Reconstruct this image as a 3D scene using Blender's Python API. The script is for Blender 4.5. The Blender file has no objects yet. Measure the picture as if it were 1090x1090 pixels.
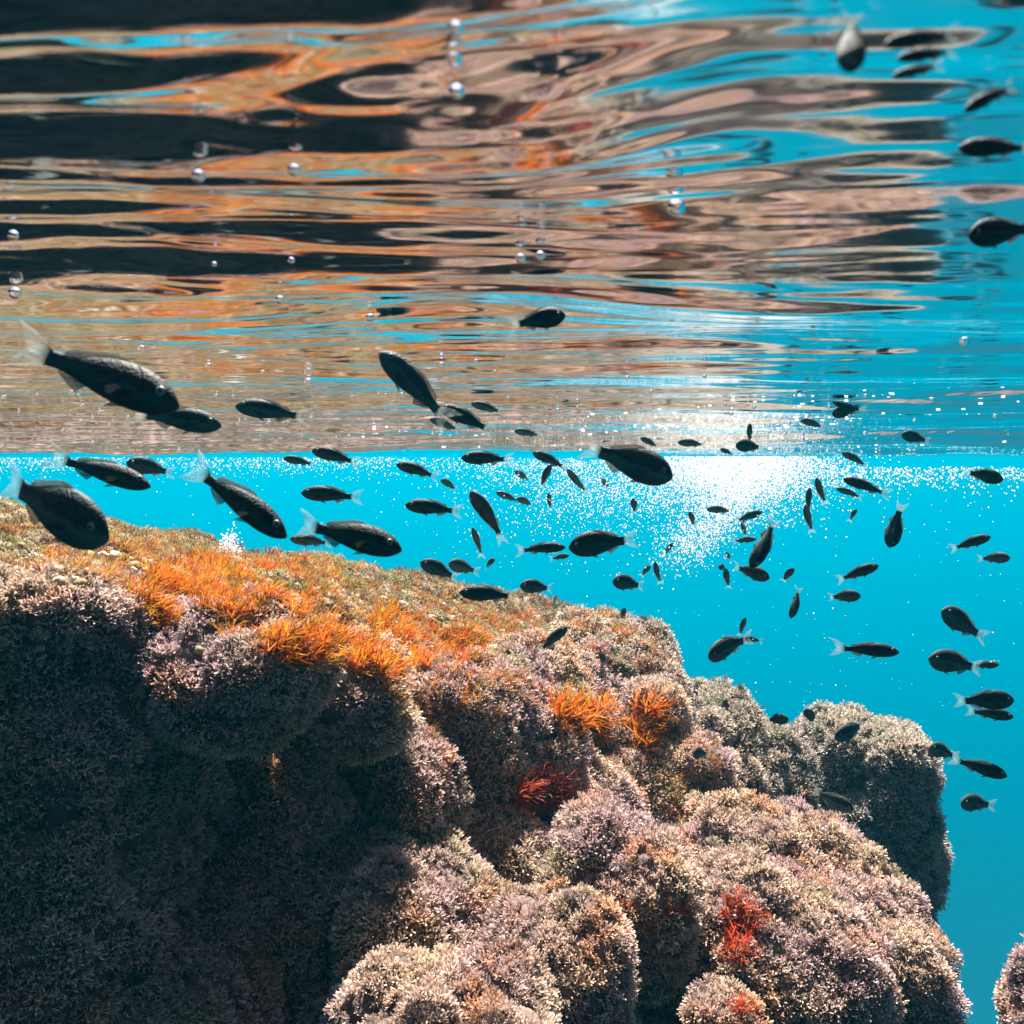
import bpy, bmesh, math, os
import numpy as np
from mathutils import Vector, Matrix
from mathutils.bvhtree import BVHTree

# ------------------------------------------------------------------ camera, sky, sun, exposure
S = bpy.context.scene
COL = S.collection
CAMZ = -0.11
PITCH = 3.2
FPX = 545 / math.tan(math.radians(27.5))          # focal length in photo pixels (1090 wide)
cam = bpy.data.cameras.new('camera')
cam_o = bpy.data.objects.new('camera', cam)
COL.objects.link(cam_o)
cam.angle = math.radians(55)
cam.clip_start = 0.02
cam.dof.use_dof = True
cam.dof.focus_distance = 1.9
cam.dof.aperture_fstop = 21
cam.clip_end = 1000
cam_o.location = (0, 0, CAMZ)
cam_o.rotation_euler = (math.radians(90 - PITCH), 0, 0)
S.camera = cam_o
SUN_EL, SUN_AZ = 63.0, -4.0
world = bpy.data.worlds.new('World')
S.world = world
world.use_nodes = True
wn = world.node_tree
bg = wn.nodes['Background']
sky = wn.nodes.new('ShaderNodeTexSky')
sky.sky_type = 'NISHITA'
sky.sun_disc = False
sky.sun_elevation = math.radians(SUN_EL)
sky.sun_rotation = math.radians(SUN_AZ)
wn.links.new(sky.outputs[0], bg.inputs[0])
bg.inputs[1].default_value = 0.05
sl = bpy.data.lights.new('sun', 'SUN')
sl.energy = 5.0
sl.angle = math.radians(0.5)
sl.color = (1.0, 0.93, 0.84)
sun_o = bpy.data.objects.new('sun', sl)
COL.objects.link(sun_o)
ce = math.cos(math.radians(SUN_EL))
sd = Vector((math.sin(math.radians(SUN_AZ)) * ce, math.cos(math.radians(SUN_AZ)) * ce, math.sin(math.radians(SUN_EL))))
sun_o.rotation_euler = (-sd).to_track_quat('-Z', 'Y').to_euler()
sun_o.location = sd * 40
S.view_settings.view_transform = 'Standard'
S.view_settings.look = 'None'
S.view_settings.exposure = 2.38
S.view_settings.gamma = 1
S.render.engine = 'CYCLES'
cy = S.cycles
cy.use_denoising = True
cy.max_bounces = 8
cy.diffuse_bounces = 1
cy.glossy_bounces = 4
cy.transmission_bounces = 6
cy.volume_bounces = 2
cy.transparent_max_bounces = 16
cy.caustics_reflective = False
cy.caustics_refractive = False

# ------------------------------------------------------------------ helpers
rng = np.random.default_rng(7)
cp, sp = math.cos(math.radians(PITCH)), math.sin(math.radians(PITCH))
RIGHT = np.array([1.0, 0, 0]); UPV = np.array([0, sp, cp]); FWD = np.array([0, cp, -sp])
CAM = np.array([0, 0, CAMZ])

def ray(px, py):
    return RIGHT * ((px - 545) / FPX) + UPV * ((545 - py) / FPX) + FWD

def at(px, py, D):
    return CAM + ray(px, py) * D

_perm = np.random.default_rng(11).permutation(256)
_perm = np.concatenate([_perm, _perm, _perm])
_g3 = np.random.default_rng(12).normal(size=(256, 3)); _g3 /= np.linalg.norm(_g3, axis=1)[:, None]

def perlin(p):
    p = np.asarray(p, float)
    i = np.floor(p).astype(int); f = p - i
    i &= 255
    u = f * f * f * (f * (f * 6 - 15) + 10)
    out = 0
    for dx in (0, 1):
        wx = u[:, 0] if dx else 1 - u[:, 0]
        a = _perm[(i[:, 0] + dx) & 255]
        for dy in (0, 1):
            wy = u[:, 1] if dy else 1 - u[:, 1]
            b = _perm[(a + i[:, 1] + dy) & 255]
            for dz in (0, 1):
                wz = u[:, 2] if dz else 1 - u[:, 2]
                g = _g3[_perm[(b + i[:, 2] + dz) & 255]]
                d = g[:, 0] * (f[:, 0] - dx) + g[:, 1] * (f[:, 1] - dy) + g[:, 2] * (f[:, 2] - dz)
                out = out + wx * wy * wz * d
    return out * 1.5

def mesh_np(name, verts, faces, smooth=True, attrs=None):
    """faces: (n,k) int array, all with the same k"""
    me = bpy.data.meshes.new(name)
    verts = np.ascontiguousarray(verts, np.float32); faces = np.ascontiguousarray(faces, np.int32)
    n, k = faces.shape
    me.vertices.add(len(verts)); me.vertices.foreach_set('co', verts.ravel())
    me.loops.add(n * k); me.loops.foreach_set('vertex_index', faces.ravel())
    me.polygons.add(n); me.polygons.foreach_set('loop_start', np.arange(0, n * k, k, dtype=np.int32))
    me.polygons.foreach_set('use_smooth', np.full(n, smooth, bool))
    me.update(calc_edges=True)
    for an, av in (attrs or {}).items():
        a = me.attributes.new(an, 'FLOAT_COLOR', 'POINT')
        a.data.foreach_set('color', np.ascontiguousarray(av, np.float32).ravel())
    return me

def link(name, me, mat=None, parent=None):
    o = bpy.data.objects.new(name, me)
    COL.objects.link(o)
    if mat is not None and not me.materials:
        me.materials.append(mat)
    if parent is not None:
        o.parent = parent
    return o

def tag(o, label=None, cat=None, group=None, kind=None):
    if label: o['label'] = label
    if cat: o['category'] = cat
    if group: o['group'] = group
    if kind: o['kind'] = kind
    return o

def new_mat(name):
    m = bpy.data.materials.new(name)
    m.use_nodes = True
    n = m.node_tree
    n.nodes.clear()
    out = n.nodes.new('ShaderNodeOutputMaterial')
    return m, n, out

def node(n, t, **kw):
    x = n.nodes.new(t)
    for k, v in kw.items():
        try:
            x.inputs[k].default_value = v
        except Exception:
            setattr(x, k, v)
    return x

def ramp(n, stops):
    r = n.nodes.new('ShaderNodeValToRGB')
    e = r.color_ramp.elements
    while len(e) < len(stops): e.new(0.5)
    for x, (p, c) in zip(e, stops):
        x.position = p; x.color = (*c, 1)
    return r

# ------------------------------------------------------------------ materials
def water_mat():
    m, n, out = new_mat('water_surface')
    mx = node(n, 'ShaderNodeMixShader'); fr = node(n, 'ShaderNodeFresnel', IOR=1.33)
    tr = node(n, 'ShaderNodeBsdfTransparent'); gl = node(n, 'ShaderNodeBsdfGlossy', Roughness=0.065)
    gl.inputs['Color'].default_value = (0.97, 0.97, 0.97, 1)
    n.links.new(fr.outputs[0], mx.inputs[0]); n.links.new(tr.outputs[0], mx.inputs[1])
    n.links.new(gl.outputs[0], mx.inputs[2]); n.links.new(mx.outputs[0], out.inputs[0])
    return m

def haze_mat():
    m, n, out = new_mat('sea_water_haze')
    v = node(n, 'ShaderNodeVolumePrincipled')
    v.inputs['Density'].default_value = 0.0155
    v.inputs['Color'].default_value = (0.0, 0.27, 0.39, 1)
    v.inputs['Anisotropy'].default_value = 0.47
    n.links.new(v.outputs[0], out.inputs['Volume'])
    return m

def rock_mat():
    m, n, out = new_mat('encrusted_rock')
    b = node(n, 'ShaderNodeBsdfPrincipled', Roughness=0.9)
    tc = node(n, 'ShaderNodeTexCoord')
    nz = node(n, 'ShaderNodeTexNoise', Scale=9.0, Detail=8.0, Roughness=0.65)
    r = ramp(n, [(0.3, (0.03, 0.02, 0.022)), (0.5, (0.09, 0.055, 0.05)), (0.62, (0.17, 0.11, 0.085)), (0.75, (0.15, 0.06, 0.03))])
    n2 = node(n, 'ShaderNodeTexNoise', Scale=160.0, Detail=5.0)
    bp = node(n, 'ShaderNodeBump', Strength=0.8, Distance=0.006)
    n.links.new(tc.outputs['Object'], nz.inputs['Vector']); n.links.new(tc.outputs['Object'], n2.inputs['Vector'])
    n.links.new(nz.outputs[0], r.inputs[0]); n.links.new(r.outputs[0], b.inputs['Base Color'])
    n.links.new(n2.outputs[0], bp.inputs['Height']); n.links.new(bp.outputs[0], b.inputs['Normal'])
    n.links.new(b.outputs[0], out.inputs[0])
    return m

def plant_mat(name, trans=0.35, rough=0.7):
    """pigment comes from the mesh attribute 'pigment' (per frond colour)"""
    m, n, out = new_mat(name)
    at_ = node(n, 'ShaderNodeAttribute', attribute_name='pigment')
    b = node(n, 'ShaderNodeBsdfPrincipled', Roughness=rough)
    b.inputs['Specular IOR Level'].default_value = 0.15
    t = node(n, 'ShaderNodeBsdfTranslucent')
    mx = node(n, 'ShaderNodeMixShader'); mx.inputs[0].default_value = trans
    n.links.new(at_.outputs['Color'], b.inputs['Base Color']); n.links.new(at_.outputs['Color'], t.inputs['Color'])
    n.links.new(b.outputs[0], mx.inputs[1]); n.links.new(t.outputs[0], mx.inputs[2]); n.links.new(mx.outputs[0], out.inputs[0])
    return m

def fish_mat(name, back, flank):
    """dark back, teal grey flank, faint scale net and the groove of the gill cover"""
    m, n, out = new_mat(name)
    b = node(n, 'ShaderNodeBsdfPrincipled', Roughness=0.6)
    b.inputs['Specular IOR Level'].default_value = 0.12
    tc = node(n, 'ShaderNodeTexCoord'); sx = node(n, 'ShaderNodeSeparateXYZ')
    n.links.new(tc.outputs['Object'], sx.inputs[0])
    nz = node(n, 'ShaderNodeTexNoise', Scale=9.0, Detail=5.0)
    n.links.new(tc.outputs['Object'], nz.inputs['Vector'])
    def mth(op, a, bb):
        x = n.nodes.new('ShaderNodeMath'); x.operation = op
        for k, q in enumerate((a, bb)):
            if isinstance(q, (int, float)): x.inputs[k].default_value = q
            else: n.links.new(q, x.inputs[k])
        return x.outputs[0]
    hgt = mth('ADD', sx.outputs['Z'], mth('MULTIPLY', mth('SUBTRACT', nz.outputs[0], 0.5), 0.12))
    r = ramp(n, [(0.0, tuple(0.7 * c for c in flank)), (0.45, flank), (0.62, back), (1.0, back)])
    mr = node(n, 'ShaderNodeMapRange'); mr.inputs[1].default_value = -0.13; mr.inputs[2].default_value = 0.13
    n.links.new(hgt, mr.inputs[0]); n.links.new(mr.outputs[0], r.inputs[0])
    mp = node(n, 'ShaderNodeMapping'); mp.inputs['Scale'].default_value = (42, 10, 60)
    vo = node(n, 'ShaderNodeTexVoronoi', Scale=1.0)
    n.links.new(tc.outputs['Object'], mp.inputs[0]); n.links.new(mp.outputs[0], vo.inputs['Vector'])
    arc = mth('ABSOLUTE', mth('SUBTRACT', sx.outputs['X'], mth('SUBTRACT', 0.285, mth('MULTIPLY', mth('POWER', mth('ABSOLUTE', sx.outputs['Z'], 0), 2.0), 5.0))), 0)
    gl = node(n, 'ShaderNodeMapRange'); gl.inputs[1].default_value = 0.0; gl.inputs[2].default_value = 0.012
    n.links.new(arc, gl.inputs[0])
    hh = mth('ADD', mth('MULTIPLY', vo.outputs['Distance'], 0.25), gl.outputs[0])
    bp = node(n, 'ShaderNodeBump', Strength=0.35, Distance=0.004)
    n.links.new(hh, bp.inputs['Height']); n.links.new(bp.outputs[0], b.inputs['Normal'])
    n.links.new(r.outputs[0], b.inputs['Base Color']); n.links.new(b.outputs[0], out.inputs[0])
    return m

def fin_mat(name, col, alpha, root=False):
    m, n, out = new_mat(name)
    d = node(n, 'ShaderNodeBsdfDiffuse'); d.inputs[0].default_value = (*col, 1)
    t = node(n, 'ShaderNodeBsdfTranslucent'); t.inputs[0].default_value = (*col, 1)
    p = node(n, 'ShaderNodeBsdfTransparent')
    a = node(n, 'ShaderNodeMixShader'); a.inputs[0].default_value = 0.5
    tc = node(n, 'ShaderNodeTexCoord')
    wv = node(n, 'ShaderNodeTexNoise', Scale=30.0, Detail=2.0)
    mp = node(n, 'ShaderNodeMapping'); mp.inputs['Scale'].default_value = (0.3, 1, 1.5)
    mr = node(n, 'ShaderNodeMapRange'); mr.inputs[1].default_value = 0.3; mr.inputs[2].default_value = 0.7
    mr.inputs[3].default_value = alpha - 0.15; mr.inputs[4].default_value = min(1, alpha + 0.15)
    n.links.new(tc.outputs['Object'], mp.inputs[0]); n.links.new(mp.outputs[0], wv.inputs['Vector']); n.links.new(wv.outputs[0], mr.inputs[0])
    sx = node(n, 'ShaderNodeSeparateXYZ'); n.links.new(tc.outputs['Object'], sx.inputs[0])
    base = node(n, 'ShaderNodeMapRange'); base.inputs[1].default_value = -0.36; base.inputs[2].default_value = -0.29
    base.inputs[3].default_value = 0.0; base.inputs[4].default_value = 0.9 if root else 0.0
    n.links.new(sx.outputs['X'], base.inputs[0])
    al = node(n, 'ShaderNodeMath'); al.operation = 'MAXIMUM'
    n.links.new(mr.outputs[0], al.inputs[0]); n.links.new(base.outputs[0], al.inputs[1])
    cr = ramp(n, [(0.0, col), (0.9, (0.02, 0.03, 0.03))])
    n.links.new(base.outputs[0], cr.inputs[0]); n.links.new(cr.outputs[0], d.inputs[0]); n.links.new(cr.outputs[0], t.inputs[0])
    b = node(n, 'ShaderNodeMixShader')
    n.links.new(al.outputs[0], b.inputs[0])
    n.links.new(d.outputs[0], a.inputs[1]); n.links.new(t.outputs[0], a.inputs[2])
    n.links.new(p.outputs[0], b.inputs[1]); n.links.new(a.outputs[0], b.inputs[2]); n.links.new(b.outputs[0], out.inputs[0])
    return m

def plain(name, col, rough=0.5, spec=0.5):
    m, n, out = new_mat(name)
    b = node(n, 'ShaderNodeBsdfPrincipled', Roughness=rough)
    b.inputs['Base Color'].default_value = (*col, 1); b.inputs['Specular IOR Level'].default_value = spec
    n.links.new(b.outputs[0], out.inputs[0])
    return m

def bubble_mat():
    m, n, out = new_mat('air_bubble')
    g = node(n, 'ShaderNodeBsdfGlass', Roughness=0.0, IOR=0.752)
    n.links.new(g.outputs[0], out.inputs[0])
    return m

def froth_mat():
    m, n, out = new_mat('white_froth')
    d = node(n, 'ShaderNodeBsdfDiffuse'); d.inputs[0].default_value = (0.9, 0.9, 0.9, 1)
    t = node(n, 'ShaderNodeBsdfTranslucent'); t.inputs[0].default_value = (0.9, 0.9, 0.9, 1)
    a = node(n, 'ShaderNodeMixShader'); a.inputs[0].default_value = 0.6
    n.links.new(d.outputs[0], a.inputs[1]); n.links.new(t.outputs[0], a.inputs[2]); n.links.new(a.outputs[0], out.inputs[0])
    return m

M_WATER = water_mat(); M_ROCK = rock_mat()
M_TURF = plant_mat('coralline_turf', 0.3, 0.8); M_WEED = plant_mat('brown_seaweed', 0.45, 0.5)
M_FISH = fish_mat('dark_fish_skin', (0.008, 0.012, 0.014), (0.026, 0.05, 0.05))
M_FISH2 = fish_mat('grey_green_fish_skin', (0.02, 0.032, 0.032), (0.07, 0.115, 0.105))
M_TAIL = fin_mat('pale_tail_fin', (0.3, 0.36, 0.33), 0.2, True)
M_FIN = fin_mat('dusky_fin', (0.08, 0.08, 0.07), 0.6)
M_PECT = fin_mat('clear_pectoral_fin', (0.03, 0.035, 0.03), 0.4)
M_PUPIL = plain('fish_pupil', (0.004, 0.004, 0.005), 0.1, 0.7); M_IRIS = plain('fish_iris', (0.16, 0.16, 0.13), 0.3)
M_BUB = bubble_mat(); M_FROTH = froth_mat()
M_SAND = plain('pale_sand', (0.45, 0.4, 0.32), 0.9, 0.1)

# ------------------------------------------------------------------ water surface, seabed, water haze
def waves(x, y):
    r = np.hypot(x, y)
    zero = np.zeros_like(x)
    wx = x + 0.10 * perlin(np.stack([x / 0.33, y / 0.26, zero + 3.3], 1))
    wy = y + 0.055 * perlin(np.stack([x / 0.4, y / 0.26, zero + 7.7], 1))
    # one low swell rolling in along the view, then ever shorter chop
    ph = (y + 0.35 * (wy - y) + 0.05 * x - 0.53) * 2 * math.pi / 0.67
    side = np.clip((x / np.maximum(y, 0.05) + 0.06) / 0.36, 0, 1); side = side * side * side * (side * (side * 6 - 15) + 10)
    nearw = np.clip((0.95 - r) / 0.5, 0, 1); nearw = nearw * nearw * (3 - 2 * nearw)
    z = -(0.0050 + 0.0100 * side) * np.sin(ph) * np.clip(1.2 - 0.08 * r, 0.4, 1)
    z = z - (0.088 + 0.010 * perlin(np.stack([x / 0.5, zero, zero + 5.5], 1)) + 0.005 * perlin(np.stack([x / 0.17, zero, zero + 8.5], 1))) * np.exp(-((y - 3.7 - 0.12 * x) / 0.95) ** 2)          # trough of the long swell that closes the view
    z = z + 0.005 * perlin(np.stack([x / 0.6, y / 0.33, zero + 1.5], 1))
    for lx, ly, amp, k in ((0.55, 0.125, 0.0092, 20.5), (0.42, 0.055, 0.0064, 31.5), (0.2, 0.026, 0.0036, 43.5), (0.045, 0.012, 0.0008, 55.5)):
        step = 0.0066 * r * 2.2
        fade = np.clip(ly / np.maximum(step, 1e-6), 0, 1) ** 2
        patch = 0.75 + 0.7 * perlin(np.stack([x / 0.8, y / 0.55, zero + k * 2], 1))
        z = z + amp * fade * patch * (1 + 0.55 * np.clip((r - 0.9) / 2, 0, 1)) * (1 - 0.62 * side * nearw) * (1 + 0.6 * (1 - side) * nearw) * perlin(np.stack([wx / lx, wy / ly, zero + k], 1))
    return z

def water_surface():
    rad = np.concatenate([np.linspace(0.02, 0.15, 10), 0.16 * np.exp(np.linspace(0, math.log(300 / 0.16), 1150))])
    front = np.radians(np.linspace(90 - 50, 90 + 50, 760)); back = np.radians(np.linspace(90 + 50, 360 + 40, 110)[1:-1])
    th = np.concatenate([front, back])
    R, T = np.meshgrid(rad, th, indexing='ij')
    x = (R * np.cos(T)).ravel(); y = (R * np.sin(T)).ravel()
    z = waves(x, y) * np.clip(12 / np.hypot(x, y), 0.25, 1)
    nr, nt = len(rad), len(th)
    i, j = np.meshgrid(np.arange(nr - 1), np.arange(nt), indexing='ij'); j2 = (j + 1) % nt
    f = np.stack([i * nt + j, (i + 1) * nt + j, (i + 1) * nt + j2, i * nt + j2], -1).reshape(-1, 4)
    me = mesh_np('water', np.stack([x, y, z], 1), f)
    bm = bmesh.new(); bm.from_mesh(me); bm.verts.ensure_lookup_table()
    bm.faces.new([bm.verts[k] for k in range(nt)]); bm.normal_update()
    bm.to_mesh(me); bm.free()
    return tag(link('water', me, M_WATER), kind='structure')
water_o = water_surface()

def grid_plane(name, L, z, mat, n=60):
    u = np.linspace(-L, L, n)
    X, Y = np.meshgrid(u, u, indexing='ij'); x, y = X.ravel(), Y.ravel()
    zz = z + 0.25 * perlin(np.stack([x / 9, y / 9, 0 * x], 1))
    i, j = np.meshgrid(np.arange(n - 1), np.arange(n - 1), indexing='ij'); a = (i * n + j).ravel()
    return tag(link(name, mesh_np(name, np.stack([x, y, zz], 1), np.stack([a, a + n, a + n + 1, a + 1], 1)), mat), kind='structure')
grid_plane('seabed', 700, -110, M_SAND)

hx = 705
hv = [(x, y, z) for z in (-112, 0.12) for x, y in ((-hx, -hx), (hx, -hx), (hx, hx), (-hx, hx))]
hm = bpy.data.meshes.new('haze'); hm.from_pydata(hv, [], [(3, 2, 1, 0), (4, 5, 6, 7), (0, 1, 5, 4), (1, 2, 6, 5), (2, 3, 7, 6), (3, 0, 4, 7)])
tag(link('haze', hm, haze_mat()), kind='stuff')

# ------------------------------------------------------------------ reef terrain
EDGE = np.array([(-5, -1.8), (-1.3, 0.6), (-0.52, 1.09), (-0.36, 1.26), (-0.19, 1.44), (-0.05, 1.75), (0.1, 2.15), (0.28, 2.55), (0.42, 3.0), (0.58, 4.2), (1.2, 9.0), (1.9, 14), (3.2, 24)])

def edge_dist(x, y):
    best = np.full(x.shape, 1e9); sgn = np.ones(x.shape)
    for (x0, y0), (x1, y1) in zip(EDGE[:-1], EDGE[1:]):
        dx, dy = x1 - x0, y1 - y0
        t = np.clip(((x - x0) * dx + (y - y0) * dy) / (dx * dx + dy * dy), 0, 1)
        ex, ey = x - x0 - t * dx, y - y0 - t * dy
        d = np.hypot(ex, ey); s = np.sign(dx * (y - y0) - dy * (x - x0))
        m = d < best - 1e-9
        best = np.where(m, d, best); sgn = np.where(m, s, sgn)
    return best * sgn

_wj = np.random.default_rng(21).random((256, 3))

def worley(p):
    """distance to the nearest scattered point, one per unit cell"""
    i = np.floor(p).astype(int); best = np.full(len(p), 9.0)
    for dx in (-1, 0, 1):
        for dy in (-1, 0, 1):
            for dz in (-1, 0, 1):
                c = i + (dx, dy, dz)
                h = _perm[_perm[_perm[c[:, 0] & 255] + (c[:, 1] & 255)] + (c[:, 2] & 255)]
                q = c + _wj[h] - p
                best = np.minimum(best, (q * q).sum(1) / (0.55 + 0.75 * _wj[h, 1]) ** 2)
    return np.sqrt(best)

def domes(p, s):
    return np.sqrt(np.clip(1 - (worley(p / s) / 0.95) ** 2, 0, 1)) - 0.6

def lumps(p, big=0.05, mid=0.028, small=0.009, sb=0.19, sm=0.075):
    w = p + 0.03 * np.stack([perlin(p / 0.09 + 5), perlin(p / 0.09 + 15), perlin(p / 0.09 + 25)], 1)
    return big * domes(w, sb) + mid * domes(w + 3.1, sm) + small * domes(w + 9.7, 0.027) + 0.004 * perlin(p / 0.011)

def normals_of(v, f):
    a, b, c = v[f[:, 0]], v[f[:, 1]], v[f[:, 2]]
    fn = np.cross(b - a, c - a)
    if f.shape[1] == 4:
        fn = np.cross(v[f[:, 2]] - a, v[f[:, 3]] - b)
    n = np.zeros_like(v)
    for k in range(f.shape[1]):
        for ax in range(3):
            n[:, ax] += np.bincount(f[:, k], fn[:, ax], len(v))
    return n / np.maximum(np.linalg.norm(n, axis=1), 1e-12)[:, None]

def spread_axis(lo, hi, a, b, n_mid, n_out):
    return np.concatenate([lo + (a - lo) * np.linspace(0, 1, n_out)[:-1] ** 0.45, np.linspace(a, b, n_mid), b + (hi - b) * np.linspace(0, 1, n_out)[1:] ** 2.2])

def terrain():
    xs = spread_axis(-12, 8, -1.5, 1.1, 620, 80); ys = spread_axis(-7, 22, 0.55, 3.4, 680, 120)
    X, Y = np.meshgrid(xs, ys, indexing='ij'); x, y = X.ravel(), Y.ravel()
    d = edge_dist(x, y)
    k = np.maximum(1.0, y / 2.9)                    # behind the crest the flat sinks away slowly into the distance
    xx, yy = np.clip(x / k, -1.4, 9), y / k
    plane = CAMZ - 0.13 - 0.164 * (xx + 0.52) - 0.12 * (yy - 1.0)
    plane = CAMZ + (plane - CAMZ) * k * (1 + 0.012 * (k - 1))
    B_ = np.interp(x, [-0.6, -0.48, -0.38, -0.27, -0.17, -0.05, 0.2], [0.0, 0.015, 0.05, 0.12, 0.2, 0.22, 0.16])
    plane = plane - B_ * np.clip(1 - d / 0.6, 0, 1) ** 1.6
    S_ = np.interp(x, [-0.6, -0.3, -0.17, 0.05, 0.6], [3.2, 3.1, 1.2, 0.9, 1.6])
    lip = 0.16 * np.clip(-d / 0.02, 0, 1) * np.interp(x, [-0.27, -0.17], [1, 0])  # extra step below the rim, shaped so it shades the left wall
    soft = 0.02
    drop = 0.5 * (-d + np.sqrt(d * d + soft * soft))
    z = plane - drop * S_ - lip
    z = np.maximum(z, -12.6)
    v = np.stack([x, y, z], 1)
    nx, ny = len(xs), len(ys)
    i, j = np.meshgrid(np.arange(nx - 1), np.arange(ny - 1), indexing='ij'); a = (i * ny + j).ravel()
    f = np.stack([a, a + ny, a + ny + 1, a + 1], 1)
    n = normals_of(v, f)
    flat = np.clip(d / 0.15, 0, 1)
    v = v + n * (lumps(v, np.interp(x, [-0.1, 0.1], [0.085, 0.06]), 0.034, 0.01, 0.21, 0.078) * (1 - np.interp(x, [-0.3, 0], [0.35, 0.25]) * flat) * np.interp(x, [-0.4, -0.1], [0.85, 1.15]) + np.interp(x, [-0.4, -0.1], [0.03, 0.05]) * perlin(v / 0.42 + 40) + 0.045 * flat * (perlin(v / 0.22 + 70) + 0.5 * domes(v + 33, 0.16)))[:, None]
    return v, f

SURF = []     # every rocky surface: (verts, tris or quads, kind) for tufts and for placing plants
tv, tf = terrain()
reef_o = tag(link('reef', mesh_np('reef', tv, tf), M_ROCK), kind='structure')
SURF.append((tv, tf, 'reef', reef_o))

def ico(sub):
    bm = bmesh.new(); bmesh.ops.create_icosphere(bm, subdivisions=sub, radius=1)
    v = np.array([p.co for p in bm.verts]); f = np.array([[q.index for q in p.verts] for p in bm.faces]); bm.free()
    return v, f
ICO6, ICO2, ICO1 = ico(6) if False else ico(7), ico(3), ico(1)

def boulder(px, py, D, rx, ry, rz, label, amp=1.0, seed=0, cat='boulder', tilt=0.0):
    amp *= min(1, min(rx, ry, rz) / 0.09)
    c = at(px, py, D)
    v, f = ICO6
    v = v.copy()
    q = np.sign(v) * np.abs(v) ** 0.88
    w = q * np.array([rx, ry, rz])
    if tilt:
        t = math.radians(tilt); R = np.array([[math.cos(t), 0, -math.sin(t)], [0, 1, 0], [math.sin(t), 0, math.cos(t)]])
        w = w @ R.T
    nrm = normals_of(w, f)
    R0 = min(rx, ry, rz)
    p = w + c + seed * 7.13
    d = 0.42 * R0 * perlin(p / (R0 * 1.2)) + amp * lumps(p, 0.07, 0.04, 0.012, 0.13, 0.056)
    w = w + nrm * d[:, None]
    wv = w + c
    o = tag(link('boulder', mesh_np('boulder', w, f), M_ROCK), label, cat, 'algae covered boulders of the reef')
    o.location = c
    SURF.append((wv, f, 'boulder', o))
    return o

boulder(900, 890, 3.0, 0.2, 0.25, 0.35, 'large far boulder with a shaded blue face, standing alone at the right against open water', 1.2, 1)
boulder(950, 855, 2.85, 0.085, 0.14, 0.2, 'pale knobbly buttress on the right flank of the far shaded boulder', 1.0, 2)
boulder(808, 855, 2.75, 0.135, 0.15, 0.2, 'rounded pale boulder just left of the far shaded boulder', 1.0, 3)
boulder(748, 815, 2.7, 0.15, 0.15, 0.16, 'low pale boulder in the dip of the skyline, below the lone small fish', 1.0, 4)
boulder(700, 860, 2.25, 0.17, 0.17, 0.17, 'mid reef boulder with yellow orange growth below the two orange tufts', 1.0, 5)
boulder(575, 760, 2.2, 0.13, 0.14, 0.12, 'grey shaded boulder in mid reef above the red feathery tuft', 1.0, 6)
boulder(640, 745, 2.55, 0.17, 0.2, 0.15, 'boulder forming the right end of the orange topped reef crest', 1.0, 7)
boulder(660, 800, 2.3, 0.14, 0.15, 0.12, 'lumpy boulder carrying the pair of bright orange tufts', 1.0, 8)
boulder(585, 880, 1.85, 0.055, 0.08, 0.15, 'narrow upright rock bearing the dark red feathery tuft', 1.0, 9)
boulder(830, 940, 2.0, 0.22, 0.18, 0.11, 'long pinkish ridge boulder running down to the right below the far boulder', 1.0, 10, tilt=-14)
boulder(650, 955, 1.55, 0.095, 0.11, 0.11, 'bright pink crusted boulder right of the dark slope, tufted on its crown', 1.0, 11)
boulder(590, 1040, 1.3, 0.085, 0.09, 0.08, 'pinkish boulder at the bottom edge with a dark hollow on its right', 1.0, 12)
boulder(790, 1035, 1.65, 0.19, 0.17, 0.15, 'broad dark fronted boulder with the scarlet tuft hanging on its face', 1.0, 13)
boulder(885, 995, 1.85, 0.07, 0.1, 0.085, 'pale edged boulder at the lower end of the long pinkish ridge', 1.0, 14)
boulder(945, 1050, 1.8, 0.075, 0.12, 0.12, 'pink boulder at the lower right edge of the reef, open water to its right', 1.0, 15)
boulder(770, 1105, 1.25, 0.036, 0.05, 0.05, 'small tufted knob cut by the bottom edge in front of the dark fronted boulder', 0.7, 16)
boulder(1125, 1080, 1.9, 0.065, 0.1, 0.1, 'rock peeping in at the bottom right corner of the view', 0.9, 17)
boulder(480, 1105, 1.12, 0.11, 0.1, 0.07, 'low lit boulder at the foot of the dark slope, cut by the bottom edge', 0.8, 18)
boulder(500, 800, 1.75, 0.15, 0.15, 0.15, 'sunlit purple grey boulder bordering the dark slope on its right', 1.0, 19)
boulder(370, 735, 1.42, 0.075, 0.09, 0.065, 'lavender tufted hummock at the top corner of the dark slope', 0.8, 20)
boulder(250, 720, 1.2, 0.09, 0.08, 0.06, 'black shaded hummock high on the dark slope', 0.8, 21)

# ------------------------------------------------------------------ picking points on the reef (layout only)
trees = []
for v, f, k, o in SURF:
    trees.append(BVHTree.FromPolygons([tuple(p) for p in v[::1]], [tuple(int(q) for q in t) for t in f], epsilon=0) if k == 'boulder' or True else None)

def hit(px, py):
    d = Vector(ray(px, py)).normalized(); best = None
    for k, t in enumerate(trees):
        loc, nor, idx, dist = t.ray_cast(Vector(CAM), d)
        if loc is not None and (best is None or dist < best[2]):
            if nor.dot(d) > 0: nor = -nor
            best = (np.array(loc), np.array(nor), dist, k)
    return best

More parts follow.
